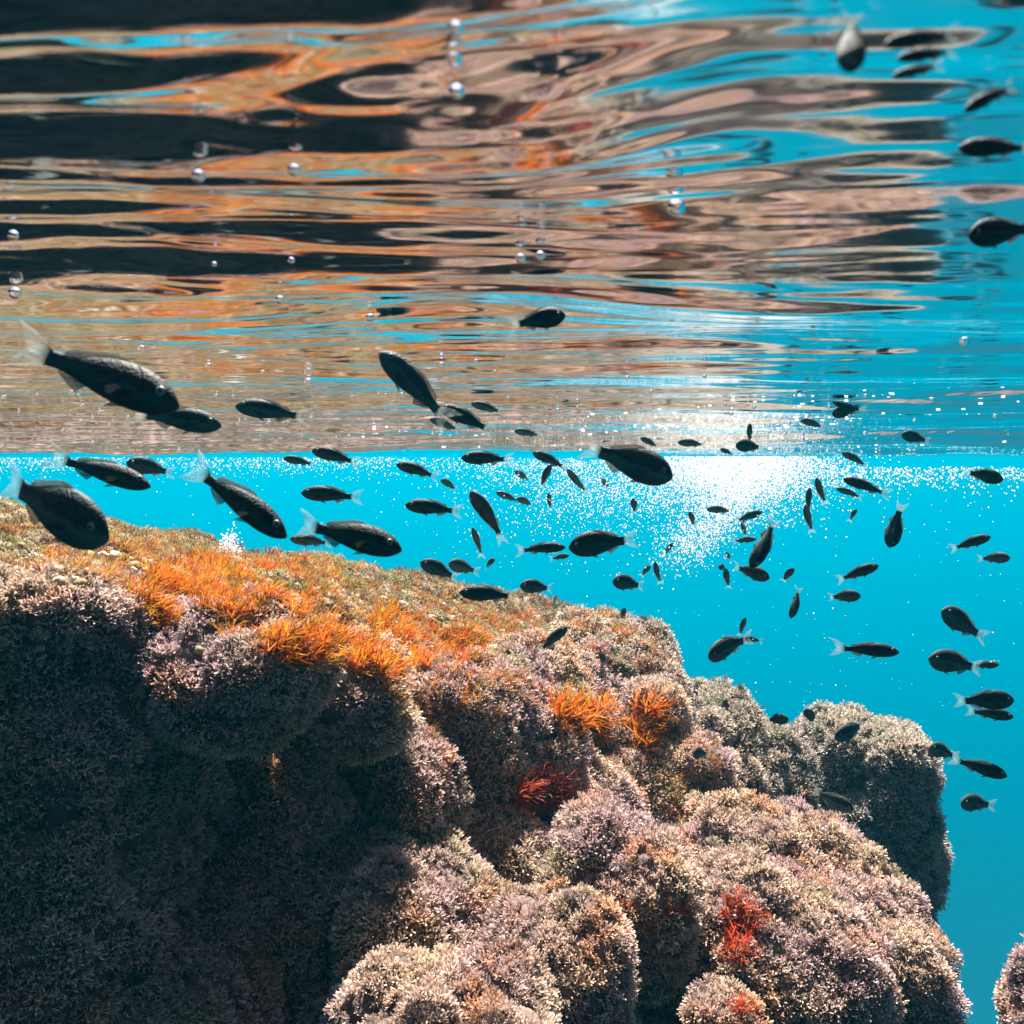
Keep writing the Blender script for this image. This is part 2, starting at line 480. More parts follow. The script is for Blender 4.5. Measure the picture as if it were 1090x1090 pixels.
# ------------------------------------------------------------------ coralline turf (uncountable tufts)
def tuft_template(r):
    V, F, T = [], [], []
    def ribbon(p0, p1, w0, w1, ax, t0, t1):
        b = len(V)
        V.extend([p0 - ax * w0, p0 + ax * w0, p1 + ax * w1, p1 - ax * w1]); T.extend([t0, t0, t1, t1]); F.append((b, b + 1, b + 2, b + 3))
    for k in range(9):
        az = 2 * math.pi * (k + r.random()) / 9; lean = r.uniform(0.15, 0.95)
        d = np.array([math.cos(az) * math.sin(lean), math.sin(az) * math.sin(lean), math.cos(lean)])
        ax = np.cross(d, r.normal(size=3)); ax /= np.linalg.norm(ax)
        h = r.uniform(0.5, 0.75); p1 = d * h
        ribbon(np.zeros(3), p1, 0.035, 0.05, ax, 0, 0.6)
        for s in (-1, 1):
            d2 = d + s * ax * r.uniform(0.35, 0.7) + r.normal(size=3) * 0.25; d2 /= np.linalg.norm(d2)
            ax2 = np.cross(d2, r.normal(size=3)); ax2 /= np.linalg.norm(ax2)
            ribbon(p1, p1 + d2 * r.uniform(0.3, 0.5), 0.045, 0.06, ax2, 0.6, 1.0)
    return np.array(V), np.array(F), np.array(T)
_r = np.random.default_rng(5)
TUFTS = [tuft_template(_r) for _ in range(10)]

def frame_of(n, spin):
    a = np.where(np.abs(n[:, 2:3]) > 0.9, np.array([[1.0, 0, 0]]), np.array([[0, 0, 1.0]]))
    t = np.cross(a, n); t /= np.linalg.norm(t, axis=1)[:, None]; b = np.cross(n, t)
    c, s = np.cos(spin)[:, None], np.sin(spin)[:, None]
    return np.stack([t * c + b * s, -t * s + b * c, n], 2)      # columns

def mixc(a, b, t):
    return np.asarray(a) * (1 - t[:, None]) + np.asarray(b) * t[:, None]

def turf_colour(p, plateau):
    """colour of each tuft: mauve coralline, rust, green, cream patches; distance haze and dimming painted in"""
    n1 = np.clip(perlin(p / 0.16 + 2) * 1.6 + 0.5, 0, 1); n2 = np.clip(perlin(p / 0.07 + 30) * 2.2 - 0.35, 0, 1); n3 = np.clip(perlin(p / 0.10 + 60) * 2.4 - 0.6, 0, 1)
    c = mixc((0.31, 0.205, 0.215), (0.44, 0.315, 0.22), n1)
    c = c * (1 - n2[:, None] * 0.8) + np.array((0.42, 0.18, 0.07)) * n2[:, None] * 0.8
    c = c * (1 - n3[:, None] * 0.75) + np.array((0.17, 0.18, 0.07)) * n3[:, None] * 0.75
    far = np.clip((p[:, 1] - 2.2) / 0.5, 0, 1)  # haze painted into the colour: distant tufts shift to grey green
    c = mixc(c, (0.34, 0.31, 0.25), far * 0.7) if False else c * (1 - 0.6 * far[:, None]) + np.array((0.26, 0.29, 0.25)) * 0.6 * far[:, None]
    pl = np.clip(plateau, 0, 1)
    m1 = np.clip(perlin(p / 0.09 + 80) * 2 + 0.5, 0, 1); m2 = np.clip(perlin(p / 0.035 + 90) * 3 - 0.5, 0, 1)
    m3 = np.clip(perlin(p / 0.14 + 120) * 2.5 + 0.3, 0, 1); m4 = np.clip(perlin(p / 0.06 + 140) * 3 - 0.3, 0, 1)
    g = mixc((0.33, 0.16, 0.035), (0.23, 0.23, 0.075), m1); g = g * (1 - m3[:, None]) + np.array((0.34, 0.29, 0.16)) * m3[:, None]; g = g * (1 - 0.7 * m4[:, None]) + np.array((0.14, 0.07, 0.05)) * 0.7 * m4[:, None]
    g = g * (1 - m2[:, None]) + np.array((0.55, 0.48, 0.36)) * m2[:, None]
    g = g * (1 - 0.45 * np.clip((p[:, 1:2] - 2.7) / 1.0, 0, 1))  # back of the reef top darkened in colour so its reflection reads dark
    return c * (1 - pl[:, None]) + g * pl[:, None]

def sample_surface(v, f, count_fn):
    a, b, c = v[f[:, 0]], v[f[:, 1]], v[f[:, 2]]
    tri = f[:, :3] if f.shape[1] == 3 else np.concatenate([f[:, [0, 1, 2]], f[:, [0, 2, 3]]])
    a, b, c = v[tri[:, 0]], v[tri[:, 1]], v[tri[:, 2]]
    cr = np.cross(b - a, c - a); area = np.linalg.norm(cr, axis=1) / 2
    ctr = (a + b + c) / 3; n = cr / np.maximum(area * 2, 1e-15)[:, None]
    lam = area * count_fn(ctr, n)
    k = rng.poisson(lam)
    idx = np.repeat(np.arange(len(tri)), k)
    u, w = rng.random(len(idx)), rng.random(len(idx)); s = u + w > 1; u[s], w[s] = 1 - u[s], 1 - w[s]
    p = a[idx] + (b - a)[idx] * u[:, None] + (c - a)[idx] * w[:, None]
    return p, tri[idx]

def want(ctr, n):
    rel = ctr - CAM; D = rel @ FWD
    Ds = np.maximum(D, 0.3)
    px = rel @ RIGHT / Ds; py = rel @ UPV / Ds
    ok = (D > 0.3) & (np.abs(px) < 0.62) & (py > -0.66) & (py < 0.5)
    facing = -(n * rel).sum(1) / np.linalg.norm(rel, axis=1)
    sp_ = (0.0045 + 0.0024 * Ds) * np.where(ctr[:, 1] > 3.3, 3.0, 1.0)
    return np.where(ok & (facing > -0.35), 1.0 / sp_ ** 2, 0) * np.clip(facing * 2.5 + 0.9, 0.15, 1)

def turf(name, surfs, base, size_k=1.0):
    P, N, PL = [], [], []
    for v, f, k, o in surfs:
        vn = normals_of(v, f)
        p, tri = sample_surface(v, f, want)
        n = vn[tri].mean(1); n /= np.linalg.norm(n, axis=1)[:, None]
        P.append(p); N.append(n)
        PL.append(np.clip(edge_dist(p[:, 0], p[:, 1]) / 0.12 + 0.2 * perlin(p / 0.1), 0, 1) * np.clip(n[:, 2] * 2 - 0.6, 0, 1) if k == 'reef' else np.zeros(len(p)))
    P, N, PL = np.concatenate(P), np.concatenate(N), np.concatenate(PL)
    HD = np.clip(domes(P + 0.008 * np.stack([perlin(P / 0.02), perlin(P / 0.02 + 9), perlin(P / 0.02 + 19)], 1), 0.034) + 0.6, 0, 1)
    keep = rng.random(len(P)) < 0.18 + 0.9 * HD
    P, N, PL, HD = P[keep], N[keep], PL[keep], HD[keep]
    D = (P - CAM) @ FWD
    size = (0.0062 + 0.0052 * D) * rng.uniform(0.45, 1.6, len(P)) * np.where(P[:, 1] > 3.3, 1.6, 1.0) * size_k * (1 - 0.25 * PL)
    size *= 0.36 + 0.74 * HD
    n2 = N + rng.normal(size=N.shape) * 0.22 + np.array([0, 0, 0.15]); n2 /= np.linalg.norm(n2, axis=1)[:, None]
    FR = frame_of(n2, rng.uniform(0, 6.28, len(P)))
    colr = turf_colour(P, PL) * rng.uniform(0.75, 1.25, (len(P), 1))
    which = rng.integers(0, len(TUFTS), len(P))
    VV, FF, CC, off = [], [], [], 0
    for w, (tv_, tf_, tt_) in enumerate(TUFTS):
        s = np.where(which == w)[0]
        if not len(s): continue
        pts = np.einsum('nij,vj->nvi', FR[s], tv_) * size[s][:, None, None] + (P[s] - N[s] * size[s][:, None] * 0.12)[:, None, :]
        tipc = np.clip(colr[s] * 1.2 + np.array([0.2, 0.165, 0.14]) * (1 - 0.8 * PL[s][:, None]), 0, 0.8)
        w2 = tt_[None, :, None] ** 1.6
        cc = colr[s][:, None, :] * 0.25 * (1 - w2) + tipc[:, None, :] * w2  # roots darkened to deepen the shade between tufts; pale tips are natural
        nv = len(tv_)
        fi = tf_[None] + (np.arange(len(s)) * nv)[:, None, None] + off
        off += len(s) * nv
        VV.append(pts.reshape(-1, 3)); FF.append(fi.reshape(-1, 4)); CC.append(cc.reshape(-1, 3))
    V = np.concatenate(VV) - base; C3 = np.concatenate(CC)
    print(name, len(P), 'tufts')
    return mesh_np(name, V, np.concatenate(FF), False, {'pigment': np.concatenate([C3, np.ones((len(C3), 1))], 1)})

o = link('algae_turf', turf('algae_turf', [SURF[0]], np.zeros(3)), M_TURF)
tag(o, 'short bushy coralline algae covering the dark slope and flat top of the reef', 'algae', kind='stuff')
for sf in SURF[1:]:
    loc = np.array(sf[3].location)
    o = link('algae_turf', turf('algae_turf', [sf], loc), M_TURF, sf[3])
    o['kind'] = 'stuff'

# ------------------------------------------------------------------ brown and red seaweed
def fronds(name, roots, normals, length, cols, lean, width=0.05, curl=1.1):
    """strap fronds: each root grows a fan of forking ribbons"""
    V, F, C3 = [], [], []
    for p, n, L, c in zip(roots, normals, length, cols):
        for s in range(7):
            d = n * 0.7 + np.array([0, 0, 0.5]) + rng.normal(size=3) * 0.55; d /= np.linalg.norm(d)
            l = L * rng.uniform(0.55, 1.1); segs = 6
            ax = np.cross(d, rng.normal(size=3)); ax /= np.linalg.norm(ax)
            q = p.copy(); w = L * width * rng.uniform(0.7, 1.2); cc = c * rng.uniform(0.65, 1.3)
            prev = None
            for k in range(segs + 1):
                ww = w * (1.0 if k < segs else 0.35) * (0.7 + 0.3 * math.sin(k))
                b = len(V); V.append(q - ax * ww); V.append(q + ax * ww); C3.append(cc); C3.append(cc)
                if prev is not None: F.append((prev, prev + 1, b + 1, b))
                prev = b
                if k == 3:      # fork
                    d2 = d + ax * rng.choice([-1, 1]) * 0.6 + rng.normal(size=3) * 0.2; d2 /= np.linalg.norm(d2)
                    b2 = len(V); e = q + d2 * l * 0.28; e2 = e + (d2 + lean * 0.5) * l * 0.2
                    for r_, w_ in ((q, ww * 0.9), (e, ww * 0.8), (e2, ww * 0.3)):
                        V.append(r_ - ax * w_); V.append(r_ + ax * w_); C3.append(cc); C3.append(cc)
                    F.append((b2, b2 + 1, b2 + 3, b2 + 2)); F.append((b2 + 2, b2 + 3, b2 + 5, b2 + 4))
                d = d + lean * curl / segs + rng.normal(size=3) * 0.22; d /= np.linalg.norm(d)
                q = q + d * l / segs
    V = np.array(V); C3 = np.clip(np.array(C3), 0, 0.8)
    return V, np.array(F), C3

ORANGE, AMBER, RED, SCARLET, YEL = (0.62, 0.19, 0.01), (0.5, 0.22, 0.035), (0.42, 0.06, 0.02), (0.6, 0.1, 0.02), (0.5, 0.3, 0.06)
def weed(spots, n, L, col, label, lean=(0.5, 0.1, 0.1), width=0.03, stuff=False):
    if stuff: n = int(n * 2.2); L = L * 0.88; spots = [(a, b, c * 1.25, d * 1.3) for a, b, c, d in spots]
    if not stuff: n = int(n * 1.7)
    P, N, Ls, Cs = [], [], [], []
    tries = 0
    while len(P) < n and tries < n * 2.2:
        tries += 1
        px, py, sx, sy = spots[rng.integers(len(spots))]
        a, r = rng.uniform(0, 6.28), math.sqrt(rng.random())
        h = hit(px + sx * r * math.cos(a), py + sy * r * math.sin(a))
        if h is None or h[2] > 5: continue
        if stuff and perlin(h[0][None] / np.array([0.075, 0.075, 0.075]))[0] + 0.5 * perlin(h[0][None] / 0.025)[0] < -0.14: continue
        P.append(h[0]); N.append(h[1]); Ls.append(L * rng.uniform(0.6, 1.3)); Cs.append(np.array(col) * np.array([rng.uniform(0.5, 1.15), rng.uniform(0.5, 1.15), rng.uniform(0.8, 2)]) * rng.uniform(0.8, 1.3))
    if not P: print('no hit', label); return
    V, F, C3 = fronds('seaweed', P, N, Ls, Cs, np.array(lean), width)
    c = np.mean(P, 0)
    o = link('seaweed', mesh_np('seaweed', V - c, F, True, {'pigment': np.concatenate([C3, np.ones((len(C3), 1))], 1)}), M_WEED)
    o.location = c
    if stuff: tag(o, label, 'seaweed', kind='stuff')
    else: tag(o, label, 'seaweed', 'orange and red seaweed clumps on the reef')

weed([(220, 612, 90, 38), (300, 640, 90, 40), (130, 600, 90, 24), (430, 660, 120, 40), (560, 660, 70, 26), (380, 630, 120, 26), (560, 700, 60, 40), (480, 740, 60, 40), (640, 690, 50, 30), (700, 800, 60, 40)], 1300, 0.026, AMBER, 'thin brown and amber seaweed scattered over the sunlit reef top', stuff=True)
weed([(235, 640, 75, 34)], 190, 0.036, ORANGE, 'widest bright orange seaweed bed, on the left of the sunlit reef top', stuff=True)
weed([(330, 600, 45, 18)], 60, 0.034, AMBER, 'brownish orange seaweed patch at the skyline right of the white splash', stuff=True)
weed([(430, 690, 65, 28)], 150, 0.045, ORANGE, 'deep orange seaweed bed hanging over the lavender hummock', stuff=True)
weed([(330, 690, 40, 14)], 50, 0.04, ORANGE, 'small orange seaweed patch along the upper rim of the dark slope', stuff=True)
weed([(520, 655, 55, 22)], 80, 0.04, AMBER, 'brown orange seaweed bed in the middle of the reef crest', stuff=True)
weed([(640, 660, 35, 22)], 50, 0.035, AMBER, 'tan seaweed at the right end of the reef crest', stuff=True)
weed([(622, 768, 38, 16)], 46, 0.06, ORANGE, 'orange tuft of strap fronds sweeping left, left of the upright orange tuft', (-0.4, 0, 0.2))
weed([(686, 775, 14, 26)], 34, 0.06, ORANGE, 'upright bright orange tuft right of the sweeping orange tuft', (0.5, 0, 0.3))
weed([(568, 845, 28, 20)], 50, 0.05, RED, 'dark red feathery tuft on the narrow upright rock')
weed([(716, 862, 20, 22)], 36, 0.03, YEL, 'yellow orange growth in the hollow of the mid reef')
weed([(784, 990, 20, 36)], 46, 0.032, SCARLET, 'scarlet branching tuft on the dark fronted boulder', (0, -0.2, 0.2), 0.035)
weed([(700, 975, 40, 12)], 26, 0.022, SCARLET, 'thin scarlet sprigs on the ledge left of the scarlet branching tuft', (0, 0, 0.2), stuff=True)
weed([(505, 860, 12, 40), (530, 910, 10, 30)], 46, 0.02, ORANGE, 'narrow orange streak down the sunlit flank beside the dark slope', stuff=True)
weed([(835, 1075, 20, 14), (790, 1075, 10, 10)], 16, 0.022, SCARLET, 'few scarlet sprigs low on the dark fronted boulder near the bottom edge', stuff=True)

# pale rounded algae heads on the reef top: uncountable
def pale_heads():
    v0, f0 = ico(3)
    V, F, off = [], [], 0
    for k in range(420):
        t = rng.random(); px = 20 + 660 * t; y0 = np.interp(px, [0, 480, 700], [575, 650, 740])
        h = hit(px, y0 + abs(rng.normal()) * 34)
        if h is None or h[2] > 4.5: continue
        r = rng.uniform(0.003, 0.008) * (0.5 + 0.35 * h[2])
        q = v0 * r * np.array([1.2, 1.2, rng.uniform(0.8, 1.2)]) * (1 + 0.25 * perlin(v0 * 2 + k * 3.3))[:, None] + h[0] + np.array([0, 0, r * 0.3])
        V.append(q); F.append(f0 + off); off += len(v0)
    V = np.concatenate(V)
    c = np.clip(np.array([0.4, 0.35, 0.24]) + rng.normal(size=(len(V) // len(v0), 1)) * 0.1, 0.1, 0.8)
    c = np.repeat(c, len(v0), 0)
    o = link('pale_algae', mesh_np('pale_algae', V, np.concatenate(F), True, {'pigment': np.concatenate([c, np.ones((len(c), 1))], 1)}), M_TURF)
    tag(o, 'small pale rounded algae heads dotted over the sunlit reef top', 'algae', kind='stuff')
pale_heads()

# ------------------------------------------------------------------ fish
def fish_shapes(deep, bend):
    H = (0.132, 0.185, 0.108)[deep]; W = (0.072, 0.08, 0.064)[deep]
    N, K = 26, 16
    s = np.linspace(0, 1, N)
    prof = np.interp(s, [0, .03, .08, .16, .28, .42, .56, .7, .82, .9, 1], [.1, .36, .58, .8, .97, 1, .9, .68, .44, .34, .36])
    wid = np.interp(s, [0, .03, .08, .16, .28, .42, .56, .7, .82, .9, 1], [.08, .4, .62, .85, 1, .97, .8, .55, .32, .22, .14])
    for _ in range(2):
        prof[1:-1] = (prof[:-2] + 2 * prof[1:-1] + prof[2:]) / 4; wid[1:-1] = (wid[:-2] + 2 * wid[1:-1] + wid[2:]) / 4
    X = 0.5 - 0.8 * s
    V, F = [], []
    zc = -0.01 + 0.02 * np.sin(s * 3.0)
    for i in range(N):
        for k in range(K):
            a = 2 * math.pi * k / K; cz, cyy = math.cos(a), math.sin(a)
            up = H * prof[i] * (1.0 if cz > 0 else 0.98)
            V.append((X[i], W * wid[i] * np.sign(cyy) * abs(cyy) ** 1.1, zc[i] + up * cz))
    for i in range(N - 1):
        for k in range(K):
            k2 = (k + 1) % K; F.append((i * K + k, i * K + k2, (i + 1) * K + k2, (i + 1) * K + k))
    F.append(tuple(range(K))[::-1]); F.append(tuple((N - 1) * K + k for k in range(K)))
    def blade(outline, th=0.006):
        """closed thin fin from a 2-D outline (x, z), thicker at its first edge"""
        m = len(outline); v = [(x, th * t, z) for x, z, t in outline] + [(x, -th * t, z) for x, z, t in outline]
        f = [tuple(range(m))[::-1], tuple(range(m, 2 * m))] + [(i, (i + 1) % m, m + (i + 1) % m, m + i) for i in range(m)]
        return v, f
    h9 = H * 0.33
    tail = blade([(-0.285, h9 * .9, 1), (-0.34, 0.075, .7), (-0.42, 0.115, .4), (-0.515, 0.14, .25), (-0.46, 0.07, .3), (-0.425, 0.0, .4), (-0.46, -0.07, .3), (-0.515, -0.135, .25), (-0.42, -0.11, .4), (-0.34, -0.07, .7), (-0.285, -h9 * .9, 1)])
    def topz(x, sgn): return np.interp(0.5 - x, 0.8 * s, zc + sgn * H * prof) 
    dx = np.linspace(0.17, -0.2, 9); fh = np.interp(np.linspace(0, 1, 9), [0, .15, .4, .7, .85, 1], [.0, .02, .024, .02, .04, .005])
    dors = blade([(x, topz(x, 1) - 0.012, 1) for x in dx] + [(x - 0.03, topz(x, 1) + h, .3) for x, h in zip(dx[::-1], fh[::-1])])
    ax = np.linspace(-0.03, -0.2, 6); ah = np.interp(np.linspace(0, 1, 6), [0, .2, .6, 1], [0, .055, .04, .01])
    anal = blade([(x, topz(x, -1) + 0.012, 1) for x in ax[::-1]] + [(x - 0.025, topz(x, -1) - h, .3) for x, h in zip(ax, ah)])
    pv = np.linspace(0.2, 0.12, 3)
    pelv = blade([(0.2, topz(0.2, -1) + .01, 1), (0.08, topz(0.08, -1) - .045, .3), (0.12, topz(0.12, -1) + .01, 1)])
    pect = []
    for sg in (1, -1):
        pect.append(([(0.24, sg * W * .93, -0.02), (0.235, sg * W * .95, -0.055), (0.13, sg * (W + .035), -0.085), (0.11, sg * (W + .045), -0.05), (0.15, sg * (W + .03), -0.02)], [(0, 1, 2, 3, 4)]))
    def bent(v):
        v = np.array(v, float); t = np.clip(0.25 - v[:, 0], 0, 1); v[:, 1] += bend * t * t
        return v
    def eye(sg, r):
        v, f = ICO2
        ex = 0.385; ew = W * np.interp(0.5 - ex, 0.8 * s, wid) * 0.86
        return v * r * np.array([1, .45, 1]) + np.array([ex, sg * ew, 0.035]), [tuple(t) for t in f]
    return dict(body=(bent(V), F), tail=(bent(tail[0]), tail[1]), dors=(bent(dors[0]), dors[1]), anal=(bent(anal[0]), anal[1]), pelv=(bent(pelv[0]), pelv[1]),
                pect=[(bent(p[0]), p[1]) for p in pect], eye=[eye(1, .03), eye(-1, .03)], pupil=[(lambda q: (q[0] + np.array([0.002, sg * .006, 0]), q[1]))(eye(sg, .019)) for sg in (1, -1)])

def poly_mesh(name, parts):
    """parts: list of (verts, faces, material)"""
    me = bpy.data.meshes.new(name); V, F, MI, mats = [], [], [], []
    for v, f, m in parts:
        off = len(V); V += [tuple(map(float, p)) for p in v]; F += [tuple(int(i) + off for i in t) for t in f]
        if m not in mats: mats.append(m)
        MI += [mats.index(m)] * len(f)
    me.from_pydata(V, [], F)
    for m in mats: me.materials.append(m)
    me.polygons.foreach_set('material_index', MI); me.polygons.foreach_set('use_smooth', [True] * len(F)); me.update()
    return me

FISH = {}
for deep in (0, 1, 2):
    for bend in (-1, -0.5, 0, 0.5, 1):
        sh = fish_shapes(deep, bend * 0.42)
        for kind, skin in (('d', M_FISH), ('g', M_FISH2)):
            e = {'body': poly_mesh('fish', [(*sh['body'], skin), (*sh['pelv'], M_FIN)])}
            e['tail_fin'] = poly_mesh('tail_fin', [(*sh['tail'], M_TAIL)])
            e['dorsal_fin'] = poly_mesh('dorsal_fin', [(*sh['dors'], M_FIN)])
            e['anal_fin'] = poly_mesh('anal_fin', [(*sh['anal'], M_FIN)])
            e['pectoral_fin'] = [poly_mesh('pectoral_fin', [(*q, M_PECT)]) for q in sh['pect']]
            e['eye'] = [poly_mesh('eye', [(*q, M_IRIS)]) for q in sh['eye']]
            e['pupil'] = [poly_mesh('pupil', [(*q, M_PUPIL)]) for q in sh['pupil']]
            e['whole'] = poly_mesh('fish', [(*sh['body'], skin), (*sh['pelv'], M_FIN), (*sh['tail'], M_TAIL), (*sh['dors'], M_FIN), (*sh['anal'], M_FIN)] + [(*q, M_PUPIL) for q in sh['pupil']])
            FISH[(deep, bend, kind)] = e

def surf_D(d, gap):
    D = (-CAMZ - gap) / max(d[2], 0.004)
    for _ in range(14):
        p = CAM + d * min(D, 12)
        D = 0.5 * D + 0.5 * max((surf_z(p) - gap - CAMZ), 0.004) / max(d[2], 0.004)
    return min(D, 12)

def surf_z(p):
    return waves(np.array([p[0]]), np.array([p[1]]))[0]

def fish(px, py, L, ang, yaw, shape, label, real=0.075, roll=0.0):
    """px, py centre, L apparent length, ang nose direction in the picture, yaw towards (+) or away from the viewer"""
    deep = 1 if 'D' in shape else 0
    if not deep and any(w in label for w in ('slender', 'long', 'narrow', 'slanting', 'thin', 'upright', 'torpedo')): deep = 2
    bend = 1 if '+' in shape else (-1 if '-' in shape else (0, 0.5, -0.5)[int(px * 7 + py * 3) % 3])
    kind = 'g' if 'g' in shape else 'd'
    a, y = math.radians(ang), math.radians(yaw)
    L = L * (1.12 if L < 70 else 1.04)
    D = FPX * real * (abs(math.cos(y)) + 0.12) / L
    d = ray(px, py)
    if d[2] > 0:                                    # stay under the surface
        Dmax = (-CAMZ - 0.012 - 0.015 * min(1, L / 80)) / d[2]
        if D > Dmax: D = Dmax; 
    if py < 494: D = min(D, 2.3)
    h = hit(px, py)
    if h is not None:
        Dh = (h[0] - CAM) @ FWD
        if D > Dh - 0.12: D = Dh - 0.12
    real = D * L / FPX / (abs(math.cos(y)) + 0.12)
    c = at(px, py, D)
    nose = math.cos(y) * (math.cos(a) * RIGHT + math.sin(a) * UPV) - math.sin(y) * FWD
    upg = np.array([0, 0, 1.0]) if abs(nose[2]) < 0.8 else np.array([0.25, 0.55, 0.5]) - nose * 0
    if abs(math.sin(a)) > 0.75: upg = RIGHT * (-math.sin(a)) * 0.9 + UPV * 0.5 + FWD * 0.15
    z = upg - nose * (upg @ nose); z /= np.linalg.norm(z)
    yv = np.cross(z, nose)
    if roll:
        r = math.radians(roll); z, yv = z * math.cos(r) + yv * math.sin(r), yv * math.cos(r) - z * math.sin(r)
    M = Matrix(((nose[0], yv[0], z[0], c[0]), (nose[1], yv[1], z[1], c[1]), (nose[2], yv[2], z[2], c[2]), (0, 0, 0, 1)))
    e = FISH[(deep, bend, kind)]
    big = L >= 40
    o = link('fish', e['body'] if big else e['whole'])
    o.matrix_world = M @ Matrix.Scale(real, 4)
    tag(o, label, 'fish', 'school of small dark fish')
    if big:
        link('tail_fin', e['tail_fin'], None, o); link('dorsal_fin', e['dorsal_fin'], None, o); link('anal_fin', e['anal_fin'], None, o)
        for q in e['pectoral_fin']: link('pectoral_fin', q, None, o)
        for q, p in zip(e['eye'], e['pupil']):
            ey = link('eye', q, None, o); link('pupil', p, None, ey)
    return o

